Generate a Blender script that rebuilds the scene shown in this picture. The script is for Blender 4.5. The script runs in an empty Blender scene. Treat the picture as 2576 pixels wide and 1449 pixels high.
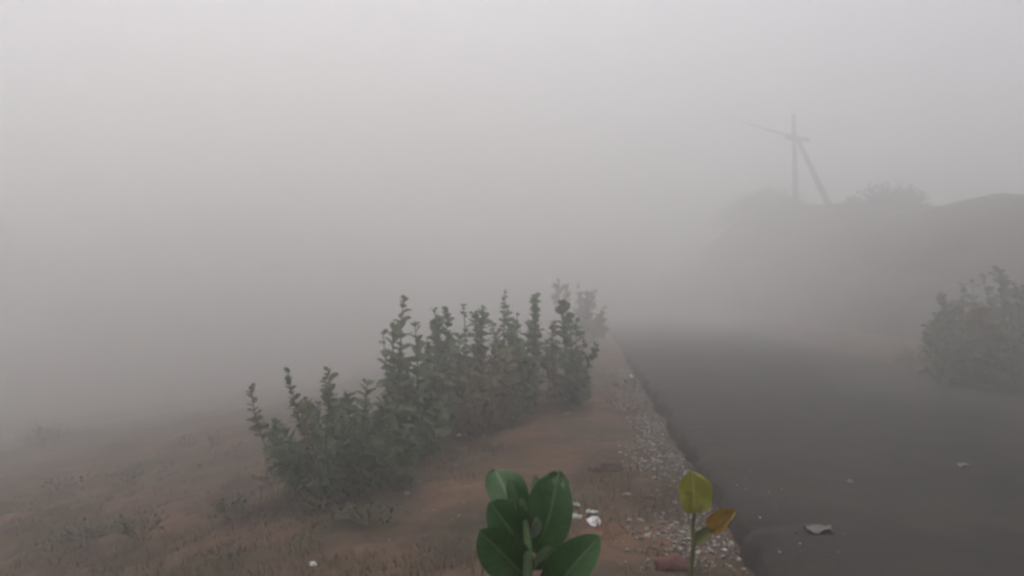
import bpy, math, random
from mathutils import Vector, Matrix, noise
R = random.Random(11)
S = bpy.context.scene
COL = S.collection
CAMZ, F = 1.7, 2022.0          # eye height; focal length for a frame 2576 wide

# ------------------------------------------------------------------ helpers
def P(x, y, d):
    """point seen at (x, y) of the 2576 x 1449 photograph when d metres ahead"""
    return Vector(((x - 1288) / F * d, d, CAMZ - (y - 724.5) / F * d))
def nz(x, y, z=0.0): return noise.noise(Vector((x, y, z)))
def tag(o, label=None, cat=None, group=None, kind=None):
    if label: o['label'] = label
    if cat: o['category'] = cat
    if group: o['group'] = group
    if kind: o['kind'] = kind
    return o
class MB:
    def __init__(s): s.v, s.f, s.uv = [], [], []
    def build(s, name, mat, parent=None, smooth=True, origin=None):
        me = bpy.data.meshes.new(name)
        o0 = Vector(origin) if origin is not None else Vector((0, 0, 0))
        me.from_pydata([tuple(Vector(p) - o0) for p in s.v], [], s.f)
        if s.uv:
            lay = me.uv_layers.new(name='UVMap')
            for lp in me.loops: lay.data[lp.index].uv = s.uv[lp.vertex_index]
        me.materials.append(mat)
        if smooth:
            for p in me.polygons: p.use_smooth = True
        me.update()
        o = bpy.data.objects.new(name, me); COL.objects.link(o)
        if parent is not None: o.parent = parent
        else: o.location = o0
        return o
    def tube(s, pts, rads, n=6, cap=True):
        b = len(s.v); up = Vector((0, 0, 1)); m = len(pts)
        for i, p in enumerate(pts):
            t = (Vector(pts[min(i + 1, m - 1)]) - Vector(pts[max(i - 1, 0)])).normalized()
            a = t.cross(up if abs(t.z) < .9 else Vector((1, 0, 0))).normalized(); c = a.cross(t)
            for k in range(n):
                w = 2 * math.pi * k / n
                s.v.append(Vector(p) + (a * math.cos(w) + c * math.sin(w)) * rads[i])
                s.uv.append((k / n, i / max(1, m - 1)))
        for i in range(m - 1):
            for k in range(n):
                s.f.append((b + i*n + k, b + i*n + (k+1) % n, b + (i+1)*n + (k+1) % n, b + (i+1)*n + k))
        if cap:
            s.f.append(tuple(b + k for k in range(n))); s.f.append(tuple(b + (m-1)*n + k for k in reversed(range(n))))
    def box(s, c, sx, sy, sz, rot=None):
        b = len(s.v); M = rot or Matrix.Identity(3)
        for z in (-1, 1):
            for x, y in ((-1, -1), (1, -1), (1, 1), (-1, 1)):
                s.v.append(Vector(c) + M @ Vector((x*sx/2, y*sy/2, z*sz/2))); s.uv.append((0, 0))
        for f in ((3,2,1,0), (4,5,6,7), (0,1,5,4), (1,2,6,5), (2,3,7,6), (3,0,4,7)): s.f.append(tuple(b + k for k in f))
    def leaf(s, base, tip, nrm, width, fold=.18, curl=.12, nl=5, na=2, wave=0.0, ph=0.0, notch=False, blunt=1.15, sway=0.0):
        """obovate round-tipped blade from base to tip; nrm is its upper side; fold = V about the midrib; curl bends the tip back"""
        b = len(s.v); base, tip = Vector(base), Vector(tip); ax = tip - base; L = ax.length; t = ax.normalized()
        side = t.cross(Vector(nrm)).normalized(); n = side.cross(t).normalized()
        k = 2 * na + 1
        for i in range(nl + 1):
            v = (1 - math.cos(math.pi * (i + .35) / (nl + .35))) / 2 if nl > 3 else i / nl
            q = 2 * v ** blunt - 1
            w = max(.0, 1 - abs(q) ** 2.3) ** .52 * width / 2
            if i == 0: w = max(w, width * .12)
            for j in range(k):
                u = (j - na) / na
                off = n * (abs(u) ** 1.3 * fold * w * 2 - curl * L * v * v)
                off += n * wave * width * math.sin(v * 9 + ph + u) * abs(u)
                bow = n * (L * .06 * math.sin(math.pi * v)) + side * (sway * L * math.sin(math.pi * v ** .9))
                sh = -t * (abs(u) ** 2 * w * .10)
                if notch and v > .9: sh += t * (.035 * L * math.sin(u * 7 + ph)) - n * (.05 * L * (v - .9) * 10)
                s.v.append(base + ax * v + side * u * w + off + bow + sh); s.uv.append((u * .5 + .5, v))
        for i in range(nl):
            for j in range(k - 1):
                s.f.append((b + i*k + j, b + i*k + j + 1, b + (i+1)*k + j + 1, b + (i+1)*k + j))

# ------------------------------------------------------------------ materials
def mat(name):
    m = bpy.data.materials.new(name); m.use_nodes = True
    nt = m.node_tree; bs = nt.nodes['Principled BSDF']
    return m, nt, bs
def N(nt, typ, **kw):
    n = nt.nodes.new(typ)
    for k, v in kw.items():
        if k in n.inputs.keys() if isinstance(k, str) else False: n.inputs[k].default_value = v
        else: setattr(n, k, v)
    return n
def noise_node(nt, scale, detail=6, rough=.6, coord=None):
    n = nt.nodes.new('ShaderNodeTexNoise'); n.inputs['Scale'].default_value = scale
    n.inputs['Detail'].default_value = detail; n.inputs['Roughness'].default_value = rough
    if coord: nt.links.new(coord, n.inputs['Vector'])
    return n
def ramp(nt, fac, stops):
    r = nt.nodes.new('ShaderNodeValToRGB'); e = r.color_ramp.elements
    while len(e) < len(stops): e.new(.5)
    for i, (p, c) in enumerate(stops):
        e[i].position = p; e[i].color = (*c, 1) if len(c) == 3 else c
    nt.links.new(fac, r.inputs['Fac']); return r
def mix(nt, fac, a, b, typ='MIX'):
    m = nt.nodes.new('ShaderNodeMix'); m.data_type = 'RGBA'; m.blend_type = typ
    for k, v in ((0, fac), (6, a), (7, b)):
        if hasattr(v, 'links'): nt.links.new(v, m.inputs[k])
        else: m.inputs[k].default_value = v if k == 0 else (*v, 1)
    return m.outputs[2]
def geo_pos(nt): return nt.nodes.new('ShaderNodeNewGeometry').outputs['Position']
def bump(nt, bs, h, strength=.5, dist=.02):
    b = nt.nodes.new('ShaderNodeBump'); b.inputs['Strength'].default_value = strength; b.inputs['Distance'].default_value = dist
    nt.links.new(h, b.inputs['Height']); nt.links.new(b.outputs[0], bs.inputs['Normal'])

def soil_mat(name, dark, mid, red, green, gamt=.5):
    m, nt, bs = mat(name); p = geo_pos(nt)
    a = noise_node(nt, .9, 8, .62, p); b = noise_node(nt, .35, 5, .6, p); c = noise_node(nt, 6, 8, .7, p); d = noise_node(nt, .55, 7, .65, p)
    base = ramp(nt, a.outputs['Fac'], [(.36, dark), (.5, mid), (.66, red)])
    gr = ramp(nt, d.outputs['Fac'], [(gamt, (0, 0, 0)), (gamt + .14, (.75, .75, .75))])
    c1 = mix(nt, gr.outputs['Color'], base.outputs['Color'], green)
    fine = ramp(nt, c.outputs['Fac'], [(.3, (.5, .48, .46)), (.72, (1.25, 1.22, 1.2))])
    c2 = mix(nt, .8, c1, fine.outputs['Color'], 'MULTIPLY')
    nt.links.new(c2, bs.inputs['Base Color']); bs.inputs['Roughness'].default_value = .95
    bs.inputs['Specular IOR Level'].default_value = .15
    bump(nt, bs, c.outputs['Fac'], .9, .04)
    return m
M_soil = soil_mat('soil', (.040, .027, .020), (.082, .054, .037), (.138, .076, .048), (.052, .046, .027), .47)
M_hill = soil_mat('hill_soil', (.04, .034, .028), (.072, .06, .049), (.11, .082, .064), (.035, .038, .022), .44)

def asphalt():
    m, nt, bs = mat('asphalt'); p = geo_pos(nt)
    a = noise_node(nt, .5, 7, .65, p); b = noise_node(nt, 60, 3, .7, p); w = noise_node(nt, 2.2, 6, .7, p)
    c = ramp(nt, a.outputs['Fac'], [(.3, (.012, .0112, .0105)), (.7, (.027, .0248, .0228))])
    sp = ramp(nt, b.outputs['Fac'], [(.35, (.6, .6, .6)), (.7, (1.5, 1.48, 1.45))])
    dust = ramp(nt, w.outputs['Fac'], [(.48, (0, 0, 0)), (.75, (.6, .6, .6))])
    c2 = mix(nt, dust.outputs['Color'], c.outputs['Color'], (.055, .043, .033))
    nt.links.new(mix(nt, 1.0, c2, sp.outputs['Color'], 'MULTIPLY'), bs.inputs['Base Color'])
    bs.inputs['Roughness'].default_value = .9; bs.inputs['Specular IOR Level'].default_value = .2
    bump(nt, bs, b.outputs['Fac'], .5, .006)
    return m
M_asph = asphalt()

def leaf_mat(name, top, top2, under, vein, rough=.5, trans=.15, spots=None, sheen=.3, ss=.85):
    m, nt, bs = mat(name); p = geo_pos(nt)
    uv = nt.nodes.new('ShaderNodeUVMap'); sep = nt.nodes.new('ShaderNodeSeparateXYZ'); nt.links.new(uv.outputs[0], sep.inputs[0])
    # midrib and side veins
    u0 = nt.nodes.new('ShaderNodeMath'); u0.operation = 'SUBTRACT'; nt.links.new(sep.outputs[0], u0.inputs[0]); u0.inputs[1].default_value = .5
    ab = nt.nodes.new('ShaderNodeMath'); ab.operation = 'ABSOLUTE'; nt.links.new(u0.outputs[0], ab.inputs[0])
    mid = ramp(nt, ab.outputs[0], [(0.012, (1, 1, 1)), (.035, (0, 0, 0))])
    sl = nt.nodes.new('ShaderNodeMath'); sl.operation = 'MULTIPLY_ADD'; nt.links.new(ab.outputs[0], sl.inputs[0]); sl.inputs[1].default_value = -.55; nt.links.new(sep.outputs[1], sl.inputs[2])
    fr = nt.nodes.new('ShaderNodeMath'); fr.operation = 'MULTIPLY'; nt.links.new(sl.outputs[0], fr.inputs[0]); fr.inputs[1].default_value = 8
    fc = nt.nodes.new('ShaderNodeMath'); fc.operation = 'FRACT'; nt.links.new(fr.outputs[0], fc.inputs[0])
    sv = ramp(nt, fc.outputs[0], [(0.0, (.32, .32, .32)), (.10, (0, 0, 0)), (.93, (0, 0, 0)), (1.0, (.32, .32, .32))])
    vn = mix(nt, 1.0, mid.outputs['Color'], sv.outputs['Color'], 'LIGHTEN')
    a = noise_node(nt, 14, 5, .6, p)
    c = ramp(nt, a.outputs['Fac'], [(.35, top), (.68, top2)])
    c1 = mix(nt, vn, c.outputs['Color'], vein)
    if spots:
        b = noise_node(nt, 34, 5, .65, p); sm = ramp(nt, b.outputs['Fac'], [(.52, (0, 0, 0)), (.66, (ss, ss, ss))])
        c1 = mix(nt, sm.outputs['Color'], c1, spots)
    g = nt.nodes.new('ShaderNodeNewGeometry')
    c2 = mix(nt, g.outputs['Backfacing'], c1, under)
    nt.links.new(c2, bs.inputs['Base Color'])
    bs.inputs['Roughness'].default_value = rough; bs.inputs['Specular IOR Level'].default_value = sheen
    tr = nt.nodes.new('ShaderNodeBsdfTranslucent'); nt.links.new(c2, tr.inputs['Color'])
    mx = nt.nodes.new('ShaderNodeMixShader'); mx.inputs[0].default_value = trans
    nt.links.new(bs.outputs[0], mx.inputs[1]); nt.links.new(tr.outputs[0], mx.inputs[2])
    nt.links.new(mx.outputs[0], nt.nodes['Material Output'].inputs['Surface'])
    bump(nt, bs, vn, .25, .002)
    return m
M_leaf = leaf_mat('broad_green_leaf', (.022, .068, .018), (.042, .102, .028), (.10, .155, .075), (.085, .145, .065), spots=(.085, .10, .05), ss=.4)
M_young = leaf_mat('young_leaf', (.10, .15, .075), (.13, .17, .09), (.15, .19, .12), (.16, .2, .12), trans=.25)
M_yel = leaf_mat('yellow_leaf', (.19, .20, .035), (.25, .235, .04), (.2, .2, .06), (.30, .30, .09), trans=.35, spots=(.11, .12, .025))
M_ora = leaf_mat('orange_leaf', (.20, .13, .032), (.27, .17, .04), (.19, .12, .05), (.3, .2, .06), trans=.35, spots=(.10, .04, .018))
M_shrub = leaf_mat('shrub_leaf', (.028, .066, .020), (.095, .135, .05), (.13, .165, .09), (.09, .14, .06), rough=.65, trans=.12)
M_shrub_dark = leaf_mat('dark_shrub_leaf', (.018, .045, .014), (.052, .09, .032), (.085, .125, .06), (.06, .10, .04), rough=.65, trans=.12)
M_shrub_dry = leaf_mat('dry_shrub_leaf', (.07, .07, .025), (.13, .115, .04), (.12, .11, .06), (.13, .12, .06), rough=.7, trans=.2, spots=(.10, .055, .03))
M_weed = leaf_mat('weed_leaf', (.036, .042, .02), (.062, .064, .03), (.07, .074, .042), (.06, .066, .033), rough=.7, trans=.15)

def plain(name, c1, c2, sc=10, rough=.8, bmp=.3, dist=.005):
    m, nt, bs = mat(name); p = geo_pos(nt); a = noise_node(nt, sc, 6, .65, p)
    r = ramp(nt, a.outputs['Fac'], [(.32, c1), (.7, c2)]); nt.links.new(r.outputs['Color'], bs.inputs['Base Color'])
    bs.inputs['Roughness'].default_value = rough; bs.inputs['Specular IOR Level'].default_value = .25
    bump(nt, bs, a.outputs['Fac'], bmp, dist); return m
M_stem = plain('pale_stem', (.075, .125, .05), (.12, .17, .08), 30)
M_ystem = plain('yellow_stem', (.11, .12, .05), (.17, .17, .08), 30)
M_bark = plain('grey_bark', (.07, .06, .045), (.15, .13, .10), 25)
M_wood = plain('pole_concrete', (.10, .095, .09), (.17, .16, .15), 4)
M_metal = plain('dull_iron', (.08, .08, .085), (.13, .13, .13), 8, .6)
M_paper = plain('white_paper', (.56, .55, .55), (.76, .75, .75), 20, .7, .2, .003)
M_plastic = plain('pale_green_plastic', (.26, .31, .26), (.42, .45, .40), 16, .5, .2, .003)
M_grey = plain('grey_plastic', (.07, .068, .063), (.15, .145, .135), 16, .6, .3, .004)
M_rust = plain('red_stone', (.075, .028, .022), (.14, .05, .038), 14, .9, .8, .02)
M_clod = plain('earth_clod', (.04, .026, .021), (.10, .055, .042), 9, .95, 1.0, .04)
M_stone = plain('brown_stone', (.10, .075, .06), (.24, .19, .16), 14, .9, .6, .02)
M_straw = plain('dry_straw', (.075, .057, .034), (.145, .108, .064), 3, .9)
M_grass = plain('green_grass', (.045, .06, .02), (.085, .095, .035), 3, .8)
M_litter = plain('dead_leaf', (.09, .06, .045), (.27, .22, .17), 9, .8)
def gravel_mat():
    m, nt, bs = mat('gravel_stone'); p = geo_pos(nt)
    v = nt.nodes.new('ShaderNodeObjectInfo'); a = noise_node(nt, 22, 2, .5, p); b = noise_node(nt, 120, 4, .6, p)
    r = ramp(nt, a.outputs['Fac'], [(.34, (.05, .043, .036)), (.5, (.13, .115, .097)), (.66, (.44, .42, .39))])
    f = ramp(nt, b.outputs['Fac'], [(.3, (.7, .7, .7)), (.7, (1.1, 1.1, 1.1))])
    nt.links.new(mix(nt, 1.0, r.outputs['Color'], f.outputs['Color'], 'MULTIPLY'), bs.inputs['Base Color'])
    bs.inputs['Roughness'].default_value = .85; return m
M_gravel = gravel_mat()

# ------------------------------------------------------------------ terrain
def xe(y):                       # left edge of the road
    e = 1.2 + .088 * y
    if y > 26: e -= .0022 * (y - 26) ** 2 if y < 90 else .0022 * 64 ** 2 + .2816 * (y - 90)
    return e
ROADW = 5.75
def xr(y): return xe(y) + ROADW
def ground(x, y):
    s = xe(y) - x
    lump = .12 * nz(x * .55, y * .55, 3.1) + .07 * nz(x * 1.7, y * 1.7, 7.7) + .032 * nz(x * 4.3, y * 4.3, 1.2) + .010 * nz(x * 10, y * 10, 5)
    if s > 0:
        fall = 0
        t = max(0, s - 1.7)
        t = max(0, t - .5); fall = -6.0 * (1 - math.exp(-t * .24 / 6.0)) - .06 * min(.5, max(0, s - 1.7))
        k = min(1, s / 1.2)
        return -.13 - .07 * max(0, 1 - s / .3) + fall + lump * (.25 + .75 * k) * (1 + min(2, t * .12))
    s2 = x - xr(y)
    if s2 < 0: return -.2
    return -.06 + min(.5, s2 * .12) + lump * .6
def axis(fine0, fine1, step, far0, far1, grow=1.16):
    a = []; x = fine0
    while x <= fine1: a.append(x); x += step
    s = step; x = a[-1]
    while x < far1: s *= grow; x += s; a.append(x)
    s = step; x = a[0]; pre = []
    while x > far0: s *= grow; x -= s; pre.append(x)
    return pre[::-1] + a
def grid(xs, ys, fz):
    m = MB(); nx = len(xs)
    for y in ys:
        for x in xs: m.v.append((x, y, fz(x, y)))
    for j in range(len(ys) - 1):
        for i in range(nx - 1):
            m.f.append((j*nx + i, j*nx + i + 1, (j+1)*nx + i + 1, (j+1)*nx + i))
    return m
gx = axis(-6, 3.4, .055, -240, 240, 1.13); gy = axis(3.2, 13, .055, -60, 260, 1.09)
tag(grid(gx, gy, ground).build('ground', M_soil), kind='structure')

# road: cambered slab with a broken left edge
ym = axis(2.6, 20, .07, -40, 240, 1.12)
m = MB(); ncol = 12
for y in ym:
    j = .11 * nz(y * 1.1, 2.0) + .08 * nz(y * 3.7, 8.0) + .05 * nz(y * 9, 4.0) + .03 * nz(y * 19, 6.0)
    jr = .10 * nz(y * .9, 12.0) + .06 * nz(y * 3.1, 18.0)
    le, re = xe(y) + j, xr(y) + jr
    slope = .07 + .04 * nz(y * 2.3, 31.0)
    m.v.append((le - slope, y, -.30)); m.v.append((le - slope * .4 - .02 * nz(y*9, 3), y, -.06)); m.v.append((le + .02, y, -.006))
    for c in range(1, ncol):
        t = c / ncol; x = le + .02 + (re - le - .04) * t
        m.v.append((x, y, .05 * math.sin(math.pi * t) + .006 * nz(x * 1.3, y * 1.3)))
    m.v.append((re - .02, y, -.006)); m.v.append((re + .06, y, -.06)); m.v.append((re + .12, y, -.2))
k = ncol + 5
for j in range(len(ym) - 1):
    for i in range(k - 1): m.f.append((j*k + i, j*k + i + 1, (j+1)*k + i + 1, (j+1)*k + i))
tag(m.build('road', M_asph), kind='structure')

# hill on the far side of the road: its crest, from far left to near right
crest = [(1742, 735, 82), (1775, 672, 79), (1830, 596, 73), (1920, 526, 63), (2000, 514, 57), (2090, 512, 55), (2170, 512, 53), (2290, 524, 47),
         (2400, 512, 42), (2576, 482, 36), (2900, 440, 28), (3400, 385, 21)]
cp = [P(*c) for c in crest] + [Vector((20.5, 8, 5.0)), Vector((21, -8, 5.0)), Vector((22, -30, 5))]
pts = []
for i in range(len(cp) - 1):
    n = max(2, int((cp[i+1] - cp[i]).length / .5))
    for q in range(n): pts.append(cp[i].lerp(cp[i+1], q / n))
pts.append(cp[-1])
m = MB(); prof = [(0, 0), (.12, .10), (.26, .27), (.4, .45), (.54, .62), (.68, .77), (.8, .88), (.9, .955), (1, 1)]
for p in pts:
    toe = Vector((min(p.x - 1.2, xr(p.y - 2) + .9), p.y - 2.0, -.35))
    for a, b in prof:
        q = toe.lerp(p, a); q.z = toe.z + (p.z - toe.z) * b
        w = math.sin(math.pi * min(1, a * .9 + .05))
        q.z += .35 * w * nz(q.x * .4, q.y * .4, 2) + .14 * w * nz(q.x * 1.3, q.y * 1.3, 6)
        m.v.append(q + Vector((0, 0, (.3 * nz(q.x * .22, q.y * .22, 21) + .22 * nz(q.x * .8, q.y * .8, 23)) * a)))
    for e in (1, 4, 12, 40, 110):
        q = p + Vector((e * .8, e * .6, .25 * nz(p.x * .3 + e, p.y * .3) - (.0 if e < 20 else e * .01)))
        if p.y > 50: q = p + Vector((e * .9, e * .5, -e * .05))
        m.v.append(q)
k = len(prof) + 5
for j in range(len(pts) - 1):
    for i in range(k - 1): m.f.append((j*k + i, (j+1)*k + i, (j+1)*k + i + 1, j*k + i + 1))
tag(m.build('hill', M_hill), kind='structure')
from mathutils.bvhtree import BVHTree
HB = BVHTree.FromPolygons(m.v, m.f)
def drop(x, y):
    h = HB.ray_cast(Vector((x, y, 60)), Vector((0, 0, -1)))
    z = ground(x, y)
    return max(z, h[0].z) if h[0] is not None else z

# ------------------------------------------------------------------ shrubs of upright leafy stalks
def bez(a, b, c, t): return a * (1-t)**2 + b * (2*t*(1-t)) + c * t*t
def stalk(parent, org, base, top, lsize, leafmat, rng, bow=.25, bare=.3, gap=.055, nl=4):
    h = (top - base).length
    out = Vector((top.x - base.x, top.y - base.y, 0))
    ctrl = base.lerp(top, .5) + out * bow + Vector((rng.uniform(-.11, .11), rng.uniform(-.11, .11), 0)) * h
    n = 9; pts = [bez(base, ctrl, top, i / (n-1)) for i in range(n)]
    st = MB(); r0 = .006 + .008 * h
    st.tube(pts, [r0 * (1 - .75 * i / (n-1)) for i in range(n)], 5)
    so = st.build('stalk', M_bark, parent, origin=org)
    loose = rng.choice((.85, 1, 1, 1.3, 1.8)); lf = MB(); t = bare; ang = rng.uniform(0, 6.28)
    while t < 1.0:
        p = bez(base, ctrl, top, t); d = (bez(base, ctrl, top, min(1, t + .03)) - bez(base, ctrl, top, t - .03)).normalized()
        rel = (t - bare) / (1 - bare)
        sz = lsize * (.75 + .35 * math.sin(math.pi * min(1, rel * .9 + .15))) * (1 if rel < .85 else 1 - (rel - .85) * 2.2)
        up = .4 + .55 * rel
        a1 = d.orthogonal().normalized(); a2 = d.cross(a1)
        for q in (0, math.pi):
            if rng.random() < .16: continue
            w = ang + q + rng.uniform(-.35, .35)
            o = a1 * math.cos(w) + a2 * math.sin(w)
            dr = (o + d * (up + rng.uniform(-.25, .25)) + Vector((0, 0, rng.uniform(-.35, .1)))).normalized()
            L = sz * rng.uniform(.75, 1.2)
            lf.leaf(p + o * r0 * .5, p + dr * L, (d - o * .3 + Vector((rng.uniform(-.8, .8), rng.uniform(-1.0, .5), .1))), L * rng.uniform(.66, .92), fold=rng.uniform(.05, .3), curl=rng.uniform(-.05, .25), nl=nl, na=1)
        ang += math.pi / 2 + rng.uniform(-.25, .25)
        t += gap / h * (1 - .35 * rel) * rng.uniform(.7, 1.5) * loose
    lf.build('foliage', leafmat, so, origin=org)
    return so
def shrub(bx, d, tops, label, group, ninf, spread, infill, leafmat=M_shrub, lsize=.125, rng=None, dz=None, gap=.055, zf=None, dome=False):
    """bx: base in photo px at depth d; tops: (x, y) of the stalk ends; infill: (x0, x1, y0, y1) for shorter stalks"""
    rng = rng or random.Random(int(bx * 7 + d * 31))
    X = (bx - 1288) / F * d; zf = zf or ground
    org = Vector((X, d, zf(X, d) - .01))
    e = bpy.data.objects.new('milkweed_shrub', None); COL.objects.link(e); e.location = org; e.empty_display_size = .2
    tag(e, label, 'shrub', group)
    lst = [(x, y, .0) for x, y in tops]
    for _ in range(ninf):
        lst.append((rng.uniform(infill[0], infill[1]), rng.uniform(infill[2], infill[3]), 1))
    for x, y, inf in lst:
        dd = d + rng.uniform(-.5, .5) * spread * (1 + inf)
        top = P(x + rng.uniform(-6, 6), y + (rng.uniform(-10, 14) if inf else 0), dd)
        ls = lsize * rng.uniform(.62, 1.3)
        k = .35 if not inf else (.25 if dome else .5)
        if inf and dome: top.z -= (.9 * abs((x - (infill[0] + infill[1]) / 2) / (infill[1] - infill[0])) ** 2) * .8
        b = Vector((org.x + (top.x - org.x) * k + rng.uniform(-.1, .1) * spread, org.y + (dd - d) * .5, 0)); b.z = zf(b.x, b.y) - .02
        if top.z < b.z + .15: top.z = b.z + .15 + rng.random() * .12
        if inf and rng.random() < .35: b.x += rng.uniform(-.25, .25)
        stalk(e, org, b, top, ls, leafmat if leafmat is M_shrub_dry or rng.random() < .7 else rng.choice((M_shrub, M_shrub_dark, M_shrub_dry)), rng, bow=rng.uniform(-.15, .75), bare=rng.choice((.05, .1, .15, .5)) if inf else rng.choice((.08, .15, .25, .4)), gap=gap)
    return e
G1 = 'milkweed shrubs on the roadside verge'
near = shrub(880, 8.6, [(725, 932), (812, 948), (648, 1045), (865, 985), (905, 1000), (770, 1005), (950, 1030), (690, 1110), (640, 965), (820, 930)],
      'low wide dark green shrub at the near left end of the verge thicket', G1, 60, .9, (690, 1060, 975, 1190), M_shrub_dark, .12, gap=.06, dome=True)
shrub(1035, 9.9, [(990, 815), (1046, 806), (1016, 752), (962, 835), (1075, 850), (1010, 860), (922, 955)],
      'shrub with two thick leafy stalks and one thin bare-topped stalk above low dark shrub', G1, 22, .7, (960, 1110, 900, 1060), M_shrub, .155, gap=.072)
shrub(1150, 11.6, [(1090, 776), (1130, 780), (1168, 765), (1215, 772), (1110, 800), (1190, 790)],
      'shrub with four blunt stalk tops in the middle of the verge thicket', G1, 27, .8, (1070, 1240, 830, 1000), M_shrub, .15, gap=.072)
shrub(1235, 10.9, [(1200, 880), (1240, 862), (1270, 880), (1180, 905), (1225, 925)],
      'yellowing shrub with brown dry leaves low in the verge thicket', G1, 16, .6, (1150, 1310, 870, 1020), M_shrub_dry, .145, gap=.075)
shrub(1305, 11.8, [(1264, 730), (1300, 790), (1338, 742), (1356, 740), (1272, 770), (1240, 812), (1345, 775)],
      'tall shrub whose slender leafy spike stands highest in the thicket', G1, 27, .8, (1240, 1380, 830, 990), M_shrub, .145, gap=.07)
shrub(1425, 12.4, [(1415, 757), (1430, 790), (1465, 832), (1497, 870), (1392, 805), (1445, 810)],
      'shrub at the road end of the thicket with stalks stepping down to the right', G1, 24, .8, (1380, 1480, 860, 990), M_shrub_dark, .145, gap=.07)
shrub(1455, 26, [(1408, 705), (1450, 712), (1500, 728), (1430, 720), (1480, 738), (1520, 770)],
      'pale shrub almost lost in dust behind the verge thicket', G1, 14, .9, (1400, 1530, 750, 840), M_shrub, .27, gap=.13)
G2 = 'shrubs on the bank across the road'
shrub(2420, 14.8, [(2365, 742), (2420, 722), (2442, 702), (2345, 800), (2400, 760), (2385, 780), (2330, 840)],
      'olive shrub at the left end of the bank across the road', G2, 50, 1.1, (2340, 2480, 780, 955), M_shrub_dark, .23, gap=.11, zf=drop)
shrub(2560, 14.2, [(2472, 692), (2512, 680), (2545, 705), (2580, 715), (2620, 700), (2660, 740), (2530, 730)],
      'dense olive shrub with twin upright stalks cut by the right frame edge', G2, 95, 1.5, (2440, 2720, 760, 955), M_shrub_dark, .23, gap=.11, zf=drop)

# ------------------------------------------------------------------ weeds
def weed(x, y, h, w, n, label, group, rng, material=M_weed, name='weed_plant', zf=None, ls=1.0):
    z = (zf or ground)(x, y) - .01; org = Vector((x, y, z))
    e = bpy.data.objects.new(name, None); COL.objects.link(e); e.location = org; e.empty_display_size = .1
    tag(e, label, 'weed', group)
    lf = MB(); st = MB()
    for i in range(n):
        a = rng.uniform(0, 6.28); r = w * math.sqrt(rng.random()) ; hh = h * (1 - .6 * (r / w) ** 2) * rng.uniform(.6, 1.1)
        tip = org + Vector((math.cos(a) * r, math.sin(a) * r, hh)); b = org + Vector((math.cos(a) * r * .3, math.sin(a) * r * .3, 0))
        c = b.lerp(tip, .5) + Vector((0, 0, hh * .2))
        st.tube([bez(b, c, tip, q / 4) for q in range(5)], [.004, .004, .003, .003, .002], 4)
        for q in range(7):
            t = rng.uniform(.35, 1.0); p = bez(b, c, tip, t)
            dr = Vector((rng.uniform(-1, 1), rng.uniform(-1, 1), rng.uniform(-.1, .9))).normalized(); L = rng.uniform(.04, .085) * (.6 + h) * ls
            lf.leaf(p, p + dr * L, Vector((0, 0, 1)) + dr * .3, L * .5, nl=3, na=1)
    so = st.build('stem', M_bark, e, origin=org); lo = lf.build('foliage', material, e, origin=org)
    return e
def onground(px, py):
    """where the ray through photo pixel (px, py) meets the ground"""
    d = 2.0
    while d < 60:
        p = P(px, py, d)
        if p.z < ground(p.x, p.y): return p.x, d
        d += .02
    return p.x, d
rw = random.Random(5)
WG = 'low weeds on the left slope'
for px, py, h, w, n, lab in [
    (352, 1345, .30, .34, 34, 'darkest bushy low weed near the bottom left of the slope'),
    (215, 1355, .22, .30, 24, 'low weed left of the darkest weed on the near slope'),
    (590, 1300, .24, .32, 24, 'olive weed in the bare soil left of the thicket foot'),
    (470, 1130, .32, .26, 16, 'thin spindly weed half lost in dust on the mid slope'),
    (540, 1125, .34, .22, 12, 'upright thin weed nearest the dark shrub on the mid slope'),
    (150, 1230, .26, .4, 20, 'pale flat weed by the left frame edge on the slope'),
    (700, 1215, .26, .36, 26, 'weed tucked against the left foot of the dark shrub'),
    (1000, 1235, .20, .3, 20, 'weed at the right foot of the dark shrub'),
    (820, 1290, .22, .45, 40, 'spreading dark weed on the soil below the dark shrub'),
    (930, 1310, .18, .40, 34, 'flat dark weed between the dark shrub and the foreground plant'),
    (320, 1215, .22, .40, 26, 'pale weed patch higher up the slope above the darkest weed')]:
    x, y = onground(px, py); weed(x, y, h, w, n, lab, WG, rw)
x, y = onground(110, 1125)
weed(x, y, .85, .75, 60, 'round grey-green bush standing alone far left in the dust', None, rw, name='small_bush')
x, y = onground(1590, 985)
weed(x, y, .30, .45, 26, 'grass-green weed clump at the far end of the gravel edge', None, rw)
for i, (px, py, d, h, w, lab) in enumerate([(2215, 925, 17.5, .45, .6, 'olive weed clump on the far road edge, left of the bank shrubs'), (2300, 925, 17.0, .55, .6, 'olive weed clump touching the left end of the bank shrubs')]):
    xx = (px - 1288) / F * d; weed(max(xx, xr(d) + .3), d, h, w, 34, lab, 'weeds on the far road edge', rw, zf=drop)
for px, py, d, h, w, lab in [(1950, 525, 60.0, 2.3, 2.5, 'faint rounded bush on the hill crest left of the utility pole'), (2235, 510, 50, 1.9, 2.6, 'faint peaked bush on the hill crest right of the utility pole'),
                             (1850, 590, 70, 2.8, 2.6, 'faintest bush on the sloping left shoulder of the hill'), (1905, 545, 65, 2.6, 2.6, 'faint low bush on the hill shoulder just left of the rounded crest bush'),
                             (2290, 520, 47, 1.1, 1.5, 'faint low bush in the dip right of the peaked crest bush'), (2150, 515, 53, 1.0, 2.0, 'faint flat bush on the crest between pole strut and peaked bush')]:
    x = (px - 1288) / F * d
    weed(x, d, h, w, 190, lab, 'bushes on the hill crest', rw, M_shrub_dark, 'hill_bush', zf=lambda a, b: drop(a, b) - .5, ls=1.7)

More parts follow.
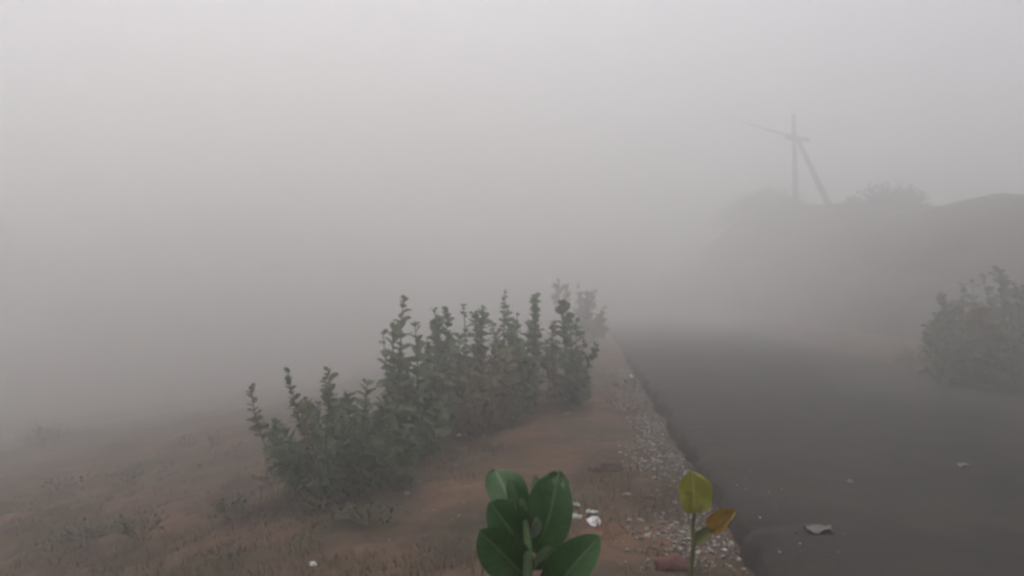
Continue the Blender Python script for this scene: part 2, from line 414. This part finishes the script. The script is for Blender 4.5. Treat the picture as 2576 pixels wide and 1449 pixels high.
# ------------------------------------------------------------------ foreground milkweed
def plant(name, base, label, cat):
    e = bpy.data.objects.new(name, None); COL.objects.link(e); e.location = base; tag(e, label, cat); e.empty_display_size = .1
    return e
cam = Vector((0, 0, CAMZ))
b0 = Vector((.05, 1.50, ground(.05, 1.5) - .01))
fg = plant('milkweed_plant', b0, 'broad-leaved dark green milkweed plant close in front of the camera', 'plant')
sp = [b0, Vector((.045, 1.5, .45)), P(1325, 1600, 1.45), P(1327, 1450, 1.442), P(1328, 1390, 1.452), P(1324, 1330, 1.475), P(1314, 1268, 1.485)]
m = MB(); m.tube(sp, [.016, .015, .0115, .0095, .0085, .007, .004], 10); m.build('stem', M_stem, fg, origin=b0)
def fleaf(bx, by, bd, tx, ty, td, wpx, nx, ny, nzz, material=M_leaf, fold=.2, curl=.06, wave=.05, notch=False, blunt=1.1, parent=fg, org=b0, ph=0., sway=0.):
    q = MB(); q.leaf(P(bx, by, bd), P(tx, ty, td), Vector((nx, ny, nzz)), wpx / F * 1.48, fold, curl, 18, 6, wave, ph, notch, blunt, sway)
    o = q.build('leaf', material, parent, origin=org)
    return o
fleaf(1304, 1325, 1.52, 1247, 1174, 1.60, 108, .25, -1, .55, curl=.10, ph=.3)                 # upper left, leaning back
fleaf(1318, 1300, 1.50, 1283, 1204, 1.51, 52, .35, -1, -.05, ph=1.0)                          # small one in front of it
fleaf(1322, 1290, 1.53, 1352, 1198, 1.56, 50, .9, .75, .1, ph=2)                              # underside showing, behind the big leaf
fleaf(1342, 1390, 1.49, 1400, 1192, 1.50, 122, -.25, -1, .12, curl=.08, wave=.03, notch=True, ph=.8, sway=.07)   # big right leaf
fleaf(1312, 1380, 1.49, 1236, 1266, 1.46, 112, .3, -1, .30, curl=.07, ph=1.7)                 # middle left
fleaf(1324, 1452, 1.47, 1206, 1336, 1.43, 112, .30, -1, -.05, curl=.02, ph=.1)                 # lower left
fleaf(1345, 1425, 1.49, 1456, 1352, 1.45, 60, -.1, -.5, -.9, curl=.02, ph=2.2)                # lower right, seen nearly edge on
fleaf(1372, 1530, 1.46, 1492, 1354, 1.40, 108, -.45, -1, .6, curl=.12, ph=2.9)                # lower right, lighter
fleaf(1316, 1308, 1.485, 1291, 1256, 1.47, 22, -.5, -.3, .4, M_young, fold=.3)
fleaf(1318, 1300, 1.485, 1311, 1254, 1.48, 18, .3, -.8, .2, M_young, fold=.3)
fleaf(1332, 1352, 1.475, 1354, 1302, 1.46, 30, .6, .5, .2, M_young, fold=.3)
fleaf(1320, 1425, 1.465, 1294, 1362, 1.45, 26, .5, .6, .3, M_young, fold=.3)
fleaf(1340, 1432, 1.475, 1390, 1378, 1.46, 40, .6, .8, .1, M_leaf, fold=.2)
for i, (zz, s) in enumerate([(1.03, 1), (.92, -1), (.80, 1), (.66, -1), (.5, 1)]):             # lower pairs, below the frame
    for sg in (-1, 1):
        q = MB(); a = .4 + i * 1.45; o = Vector((math.cos(a) * sg, math.sin(a) * sg, .45)); c = Vector((.05, 1.5, zz))
        q.leaf(c, c + o.normalized() * .15, Vector((0, 0, 1)), .085, .12, .2, 12, 4, .03, i)
        q.build('leaf', M_leaf, fg, origin=b0)
# fading yellow plant beside it
by = Vector((.345, 1.56, ground(.345, 1.56) - .01))
yp = plant('yellowing_plant', by, 'thin young plant with one yellow-green and one orange withered leaf', 'plant')
m = MB(); m.tube([by, Vector((.345, 1.56, .5)), P(1733, 1500, 1.56), P(1738, 1440, 1.56), P(1745, 1365, 1.55), P(1742, 1325, 1.56), P(1748, 1285, 1.56)], [.008, .007, .0055, .0048, .0045, .0036, .0025], 8)
m.build('stem', M_ystem, yp, origin=by)
fleaf(1746, 1290, 1.555, 1742, 1186, 1.57, 92, .12, -1, .25, M_yel, .2, .08, .10, parent=yp, org=by, blunt=.95)
fleaf(1790, 1338, 1.54, 1842, 1284, 1.52, 50, -.55, -.9, .35, M_ora, .5, .2, .14, parent=yp, org=by, blunt=1.15)
q = MB(); q.leaf(P(1744, 1368, 1.555), P(1800, 1326, 1.54), Vector((-.4, -1, .5)), 30 / F * 1.55, .3, .0, 8, 2, 0, 0, False, 1.0); q.build('dry_leaf_base', M_ystem, yp, origin=by)
for zz, a in ((.98, .5), (.8, 2.2), (.62, 4.0)):
    q = MB(); o = Vector((math.cos(a), math.sin(a), .4)).normalized(); c = Vector((.345, 1.56, zz)); q.leaf(c, c + o * .1, Vector((0, 0, 1)), .055, .15, .2, 10, 3); q.build('leaf', M_yel, yp, origin=by)

# ------------------------------------------------------------------ gravel, pebbles, grass, litter
ICO = None
def ico():
    t = (1 + 5 ** .5) / 2
    v = [Vector(p).normalized() for p in ((-1,t,0),(1,t,0),(-1,-t,0),(1,-t,0),(0,-1,t),(0,1,t),(0,-1,-t),(0,1,-t),(t,0,-1),(t,0,1),(-t,0,-1),(-t,0,1))]
    f = ((0,11,5),(0,5,1),(0,1,7),(0,7,10),(0,10,11),(1,5,9),(5,11,4),(11,10,2),(10,7,6),(7,1,8),(3,9,4),(3,4,2),(3,2,6),(3,6,8),(3,8,9),(4,9,5),(2,4,11),(6,2,10),(8,6,7),(9,8,1))
    return v, f
IV, IF = ico()
def pebble(m, x, y, z, r, rng, flat=.65):
    b = len(m.v); a = rng.uniform(0, 6.28); ca, sa = math.cos(a), math.sin(a); e = rng.uniform(.7, 1.0)
    for p in IV:
        k = r * rng.uniform(.75, 1.15)
        px_, py_, pz_ = p.x * k, p.y * k * e, p.z * k * flat
        m.v.append((x + px_ * ca - py_ * sa, y + px_ * sa + py_ * ca, z + pz_))
    for f in IF: m.f.append(tuple(b + i for i in f))
rg = random.Random(21); m = MB(); n = 0
while n < 5200:
    y = 3.4 + 15 * rg.random() ** 1.5
    s = .03 + abs(rg.gauss(.26, .22))
    if s > .95: continue
    den = .55 + 1.2 * nz(y * .9, s * 2.2, 9) - (.25 if s > .55 else 0)
    if 6.2 < y < 7.2: den -= .25
    if rg.random() > den: continue
    x = xe(y) - .07 - s; r = rg.choice((.007, .009, .011, .013, .016, .021)) * rg.uniform(.8, 1.25)
    pebble(m, x, y, ground(x, y) + r * .35, r, rg); n += 1
for _ in range(170):
    y = 3.4 + 13 * rg.random() ** 1.4; o = abs(rg.gauss(0, .22)); x = xe(y) + .06 + o; t = (x - xe(y)) / ROADW; r = rg.choice((.004, .006, .007, .01)) * rg.uniform(.8, 1.2)
    pebble(m, x, y, .05 * math.sin(math.pi * t) + r * .4, r, rg)
tag(m.build('gravel', M_gravel, smooth=False), 'loose grey gravel strip along the broken road edge', 'gravel', kind='stuff')
m = MB()
for _ in range(1700):
    y = 3.4 + 11 * rg.random() ** 1.3; x = rg.uniform(-.75 * y, xe(y) - .3); r = .004 + .014 * rg.random() ** 3
    pebble(m, x, y, ground(x, y) + r * .3, r, rg)
tag(m.build('pebbles', M_stone, smooth=False), 'small brown pebbles and clods strewn over the red soil', 'pebbles', kind='stuff')
def tufts(nt_, material, name, label, cat, hr, rng, cond, spread=.06, nb=(8, 20)):
    m = MB(); c = 0
    while c < nt_:
        y = 3.4 + 13 * rng.random() ** 1.2; x = rng.uniform(-.8 * y, xe(y) - .15)
        if not cond(x, y): continue
        c += 1
        for _ in range(rng.randint(*nb)):
            bx, by_ = x + rng.gauss(0, spread), y + rng.gauss(0, spread); z = ground(bx, by_) - .01
            h = rng.uniform(*hr); a = rng.uniform(0, 6.28); l = rng.uniform(.2, 1.1) * h; w = .0022 + .002 * rng.random()
            dx, dy = math.cos(a), math.sin(a); b = len(m.v)
            for t, q in ((0, 1), (.5, .8), (1, .15)):
                cx, cy, cz = bx + dx * l * t * t, by_ + dy * l * t * t, z + h * t * (1 - .25 * t)
                m.v += [(cx - dy * w * q, cy + dx * w * q, cz), (cx + dy * w * q, cy - dx * w * q, cz)]
            m.f += [(b, b+1, b+3, b+2), (b+2, b+3, b+5, b+4)]
    return tag(m.build(name, material), label, cat, kind='stuff')
tufts(1500, M_straw, 'dry_grass', 'sparse dry straw-coloured grass over the soil slope', 'grass', (.04, .17), random.Random(3), lambda x, y: nz(x * .6, y * .6, 14) > (.12 if x > -1.5 else -.12))
tufts(260, M_grass, 'green_grass', 'short green grass tufts in patches of the verge soil', 'grass', (.04, .11), random.Random(4), lambda x, y: nz(x * .5, y * .5, 44) > .18)
rl = random.Random(8); m = MB()
for _ in range(520):
    y = 3.4 + 10 * rl.random() ** 1.2; x = rl.uniform(-.75 * y, xe(y) - .2); a = rl.uniform(0, 6.28); L = rl.uniform(.015, .05)
    p = Vector((x, y, ground(x, y) + .006)); d = Vector((math.cos(a), math.sin(a), rl.uniform(0, .4)))
    m.leaf(p, p + d * L, Vector((rl.uniform(-.4, .4), rl.uniform(-.4, .4), 1)), L * .5, .3, -.2, 3, 1)
tag(m.build('leaf_litter', M_litter), 'dead leaf flakes lying on the verge soil', 'leaf litter', kind='stuff')

# ------------------------------------------------------------------ single things on the ground
def scrap(px, py, w, l, rot, material, label, group=None, lift=.02, tilt=(0, 0), road=False, cat='litter', name='paper_scrap', seed=0):
    if road:
        d = CAMZ * F / (py - 724.5) * .99; x, y = (px - 1288) / F * d, d; z = .05 * math.sin(math.pi * (x - xe(y)) / ROADW)
    else:
        x, y = onground(px, py); z = ground(x, y)
    rng = random.Random(seed or int(px)); m = MB(); k = 9; th = .001
    c = Vector((x, y, z + lift)); Rm = Matrix.Rotation(rot, 3, 'Z') @ Matrix.Rotation(tilt[0], 3, 'X') @ Matrix.Rotation(tilt[1], 3, 'Y')
    for s in (1, -1):
        for j in range(k + 1):
            for i in range(k + 1):
                u, v = i / k - .5, j / k - .5
                ed = 1 + .13 * nz(u * 3 + px, v * 3, 2)
                m.v.append(c + Rm @ Vector((u * w * ed, v * l * ed, .30 * min(w, l) * (nz(u * 3.2 + px, v * 3.2, 5) + .35 * abs(nz(u * 6 + px, v * 6, 9))) + s * th)))
    o = (k + 1) ** 2
    for j in range(k):
        for i in range(k):
            a = j*(k+1) + i; q = (a, a+1, a+k+2, a+k+1)
            m.f.append(q); m.f.append(tuple(o + z_ for z_ in reversed(q)))
    ring = [i for i in range(k)] + [i*(k+1) + k for i in range(k)] + [k*(k+1) + k - i for i in range(k)] + [(k - i)*(k+1) for i in range(k)]
    for i in range(len(ring)):
        a, b = ring[i], ring[(i+1) % len(ring)]; m.f.append((b, a, o + a, o + b))
    return tag(m.build(name, material, origin=c), label, cat, group)
LG = 'litter on the verge'
scrap(1497, 1322, .105, .10, .5, M_paper, 'bright white torn paper, largest scrap on the red soil', LG, .03, (.45, -.1))
scrap(1490, 1294, .10, .06, .1, M_plastic, 'grey-green plastic flake behind the bright white paper', LG, .02, (.2, .1), name='plastic_scrap')
scrap(1450, 1277, .07, .05, .7, M_plastic, 'pale green scrap beside the tip of the big dark leaf', LG, .02, (.4, .1), name='plastic_scrap')
scrap(1452, 1305, .08, .055, -.3, M_plastic, 'pale green scrap left of the bright white paper', LG, .02, (.3, .1), name='plastic_scrap')
scrap(1157, 1100, .10, .05, .5, M_paper, 'white paper sliver on bare soil right of the dark shrub', LG, .03, (.5, 0))
scrap(1143, 1117, .09, .035, .6, M_grey, 'dull grey scrap just below the white sliver by the shrub', LG, .02, (.4, 0))
scrap(1022, 1247, .06, .06, .2, M_grey, 'grey scrap under the right foot of the dark shrub', LG, .02, (.5, .2))
scrap(1008, 1195, .045, .06, .2, M_grey, 'small grey scrap higher at the foot of the dark shrub', LG, .02, (.7, .2))
scrap(1150, 1176, .045, .05, .8, M_grey, 'small grey scrap on open soil between shrub and foreground plant', LG, .02, (.6, .2))
scrap(1222, 1057, .10, .04, .2, M_grey, 'far grey scrap on the soil below the yellowing shrub', LG, .02, (.5, 0))
scrap(1424, 1047, .10, .06, .4, M_grey, 'far grey scrap below the road end of the thicket', LG, .03, (.5, 0))
scrap(1592, 952, .12, .07, .4, M_paper, 'white speck of paper at the far end of the gravel edge', LG, .05, (.7, 0))
scrap(788, 1424, .05, .04, .4, M_paper, 'small white scrap at the bottom edge of the soil slope', LG, .015, (.4, 0))
scrap(542, 1409, .075, .03, -.2, M_straw, 'straw-coloured scrap near the bottom of the left slope', LG, .015, (.4, 0))
RG = 'litter on the road'
scrap(2060, 1336, .17, .11, .1, M_grey, 'flat grey plastic scrap, largest piece lying on the asphalt', RG, .022, (0, 0), True)
scrap(2137, 1218, .06, .05, .3, M_grey, 'tiny grey scrap on the asphalt ahead of the large one', RG, .015, (.2, 0), True)
scrap(2420, 1183, .10, .07, .2, M_grey, 'small pale scrap lying far over on the right of the asphalt', RG, .02, (.2, 0), True)
def stone(px, py, r, material, label, group=None, sq=(1, 1, .6), seed=1):
    x, y = onground(px, py); z = ground(x, y); m = MB(); nu, nv = 18, 11
    for j in range(nv + 1):
        ph = math.pi * j / nv
        for i in range(nu):
            th = 2 * math.pi * i / nu; p = Vector((math.sin(ph) * math.cos(th), math.sin(ph) * math.sin(th), math.cos(ph)))
            k = 1 + .35 * nz(p.x * 1.2 + seed, p.y * 1.2, p.z * 1.2) + .14 * nz(p.x * 3.5, p.y * 3.5 + seed, p.z * 3.5)
            m.v.append((x + p.x * r * k * sq[0], y + p.y * r * k * sq[1], z + r * sq[2] * .35 + p.z * r * k * sq[2]))
    for j in range(nv):
        for i in range(nu): m.f.append((j*nu + i, (j+1)*nu + i, (j+1)*nu + (i+1) % nu, j*nu + (i+1) % nu))
    return tag(m.build('stone', material, origin=(x, y, z)), label, 'stone', group)
SG = 'stones on the verge'
stone(1690, 1432, .105, M_rust, 'dark red stone beside the thin yellow plant', SG, (1.05, .8, .62), 3)
stone(1520, 1180, .13, M_clod, 'reddish brown clod in the open soil below the thicket', SG, (1.25, 1.0, .5), 9)
stone(1578, 1250, .045, M_stone, 'small brown stone on the soil left of the yellow leaf', SG, (1.2, .9, .6), 5)
stone(1640, 1255, .05, M_rust, 'small dark stone nearest the yellow leaf on the soil', SG, (1.2, .9, .6), 7)

# ------------------------------------------------------------------ utility pole on the hill
pd = 55.0; pt = P(1996, 288, pd); px_ = (2003 - 1288) / F * pd; pb = Vector((px_, pd, drop(px_, pd) - .3))
pole = plant('utility_pole', pb, 'leaning-braced utility pole standing faint on the hill crest', 'utility pole')
m = MB(); m.tube([pb, pb.lerp(pt, .5), pt], [.20, .17, .14], 12); m.build('pole', M_wood, pole, origin=pb)
ja = pb.lerp(pt, .0); ja = P(1999, 338, pd)
sb = P(2090, 512, pd + .6); sb.z = drop(sb.x, sb.y) - .3
m = MB(); m.tube([sb, ja.lerp(sb, .5), ja + Vector((.05, 0, 0))], [.24, .20, .15], 10); m.build('strut', M_wood, pole, origin=pb)
m = MB(); ca = P(1998, 350, pd); m.box(ca + Vector((.15, -.16, 0)), 2.2, .2, .26, Matrix.Rotation(.5, 3, 'Z')); arm = m.build('crossarm', M_metal, pole, origin=pb, smooth=False)
for u in (-.6, .05, .7):
    q = MB(); c = ca + Vector((.15, -.16, .065)) + Matrix.Rotation(.5, 3, 'Z') @ Vector((u, 0, 0))
    q.tube([c, c + Vector((0, 0, .08)), c + Vector((0, 0, .1)), c + Vector((0, 0, .2))], [.02, .02, .05, .035], 8); q.build('insulator', M_metal, pole, origin=pb)
w0 = ca + Vector((-.4, -.3, .2)); w1 = P(1700, 190, 95); q = MB()
q.tube([w0.lerp(w1, t / 16) - Vector((0, 0, 1.1 * 4 * (t / 16) * (1 - t / 16))) for t in range(17)], [.09] * 17, 6)
tag(q.build('cable', M_metal, origin=w0), 'dark sagging cable leading left from the utility pole', 'cable')

# ------------------------------------------------------------------ air, light, camera
HAZE_D, HAZE_C, HAZE_G, HAZE_TOP = .032, (.945, .947, .942), .74, 42.0
hz = MB(); hz.box((0, 100, (HAZE_TOP - 5) / 2), 560, 380, HAZE_TOP + 5)
mh = bpy.data.materials.new('dusty_air'); mh.use_nodes = True; nt = mh.node_tree; nt.nodes.clear()
vo = nt.nodes.new('ShaderNodeVolumePrincipled'); vo.inputs['Density'].default_value = HAZE_D; vo.inputs['Color'].default_value = (*HAZE_C, 1)
vo.inputs['Anisotropy'].default_value = HAZE_G; vo.inputs['Density Attribute'].default_value = ''
nt.links.new(vo.outputs[0], nt.nodes.new('ShaderNodeOutputMaterial').inputs['Volume'])
tag(hz.build('haze', mh, smooth=False), 'thick pale dust haze filling the air', 'haze', kind='stuff')

# the dust bank blowing over the far road: soft nested billows of the same dust
def dust(c, rad, dens, seed):
    m = MB(); nu, nv = 40, 22; b = 0
    for j in range(nv + 1):
        ph = math.pi * j / nv
        for i in range(nu):
            th = 2 * math.pi * i / nu; p = Vector((math.sin(ph) * math.cos(th), math.sin(ph) * math.sin(th), math.cos(ph)))
            k = 1 + .22 * nz(p.x * 1.6 + seed, p.y * 1.6, p.z * 1.6) + .10 * nz(p.x * 3.6, p.y * 3.6 + seed, p.z * 3.6)
            m.v.append((c[0] + p.x * rad[0] * k, c[1] + p.y * rad[1] * k, c[2] + p.z * rad[2] * k))
    for j in range(nv):
        for i in range(nu): m.f.append((j*nu + i, (j+1)*nu + i, (j+1)*nu + (i+1) % nu, j*nu + (i+1) % nu))
    md = mh.copy(); md.node_tree.nodes['Principled Volume'].inputs['Density'].default_value = dens
    tag(m.build('dust_cloud', md, origin=c), 'thicker pale dust blowing over the far road', 'dust cloud', kind='stuff')
for i, k in enumerate((1.13, 1.0, .86, .72, .58)):
    dust((-8 + i * .3, 41 - i, 3), (18.5 * k, 21 * min(k, 1.12), 12 * k), .0115, 1 + 4 * i)
dust((2, 66, 5), (56, 47, 24), .009, 9)
for i, (fy, k) in enumerate(((9.5, 1.2), (12, 1.08), (14.5, .96), (17, .84), (20, .7))):
    dust((-22 - i * .8, fy + 19 * k, -2), (20 * k, 19 * k, 8.5 * k), .018, 13 + 3 * i)
for i, k in enumerate((1.25, 1.0, .75)):
    dust((3, 40 + i, -.2), (12 * k, 20 * k, 4 * k), .010, 41 + 5 * i)
for k in (1.2, .85): dust((9.8, 11.6, 1.0), (4.2 * k, 2.6 * k, 2.4 * k), .03, 61 + k)

SUN_EL, SUN_AZ = math.radians(75), math.radians(-26)          # azimuth from straight ahead, negative = left
W = bpy.data.worlds.new('World'); S.world = W; W.use_nodes = True; nt = W.node_tree
sk = nt.nodes.new('ShaderNodeTexSky'); sk.sky_type = 'NISHITA'; sk.sun_disc = False
sk.sun_elevation = SUN_EL; sk.sun_rotation = SUN_AZ; sk.dust_density = 6; sk.air_density = 1.0; sk.ozone_density = 1.0
bg = nt.nodes['Background']; bg.inputs['Strength'].default_value = .15; nt.links.new(sk.outputs[0], bg.inputs['Color'])
sl = bpy.data.lights.new('sun', 'SUN'); sl.energy = 1.4; sl.angle = math.radians(14); sl.color = (1, .96, .91)
so = bpy.data.objects.new('sun', sl); COL.objects.link(so)
sd = Vector((math.sin(SUN_AZ) * math.cos(SUN_EL), math.cos(SUN_AZ) * math.cos(SUN_EL), math.sin(SUN_EL)))
so.rotation_euler = sd.to_track_quat('Z', 'Y').to_euler(); so.location = sd * 50
cd = bpy.data.cameras.new('camera'); cd.sensor_width = 36; cd.lens = 36 * F / 2576; cd.clip_start = .05; cd.clip_end = 2000
co = bpy.data.objects.new('camera', cd); COL.objects.link(co); co.location = cam; co.rotation_euler = (math.pi / 2, 0, 0); S.camera = co
S.view_settings.view_transform = 'Standard'; S.view_settings.look = 'None'; S.view_settings.gamma = 1; S.view_settings.use_curve_mapping = False
S.view_settings.exposure = 0.19
S.cycles.volume_bounces = 6; S.cycles.max_bounces = 10; S.cycles.transparent_max_bounces = 8
S.cycles.filter_width = 2.8
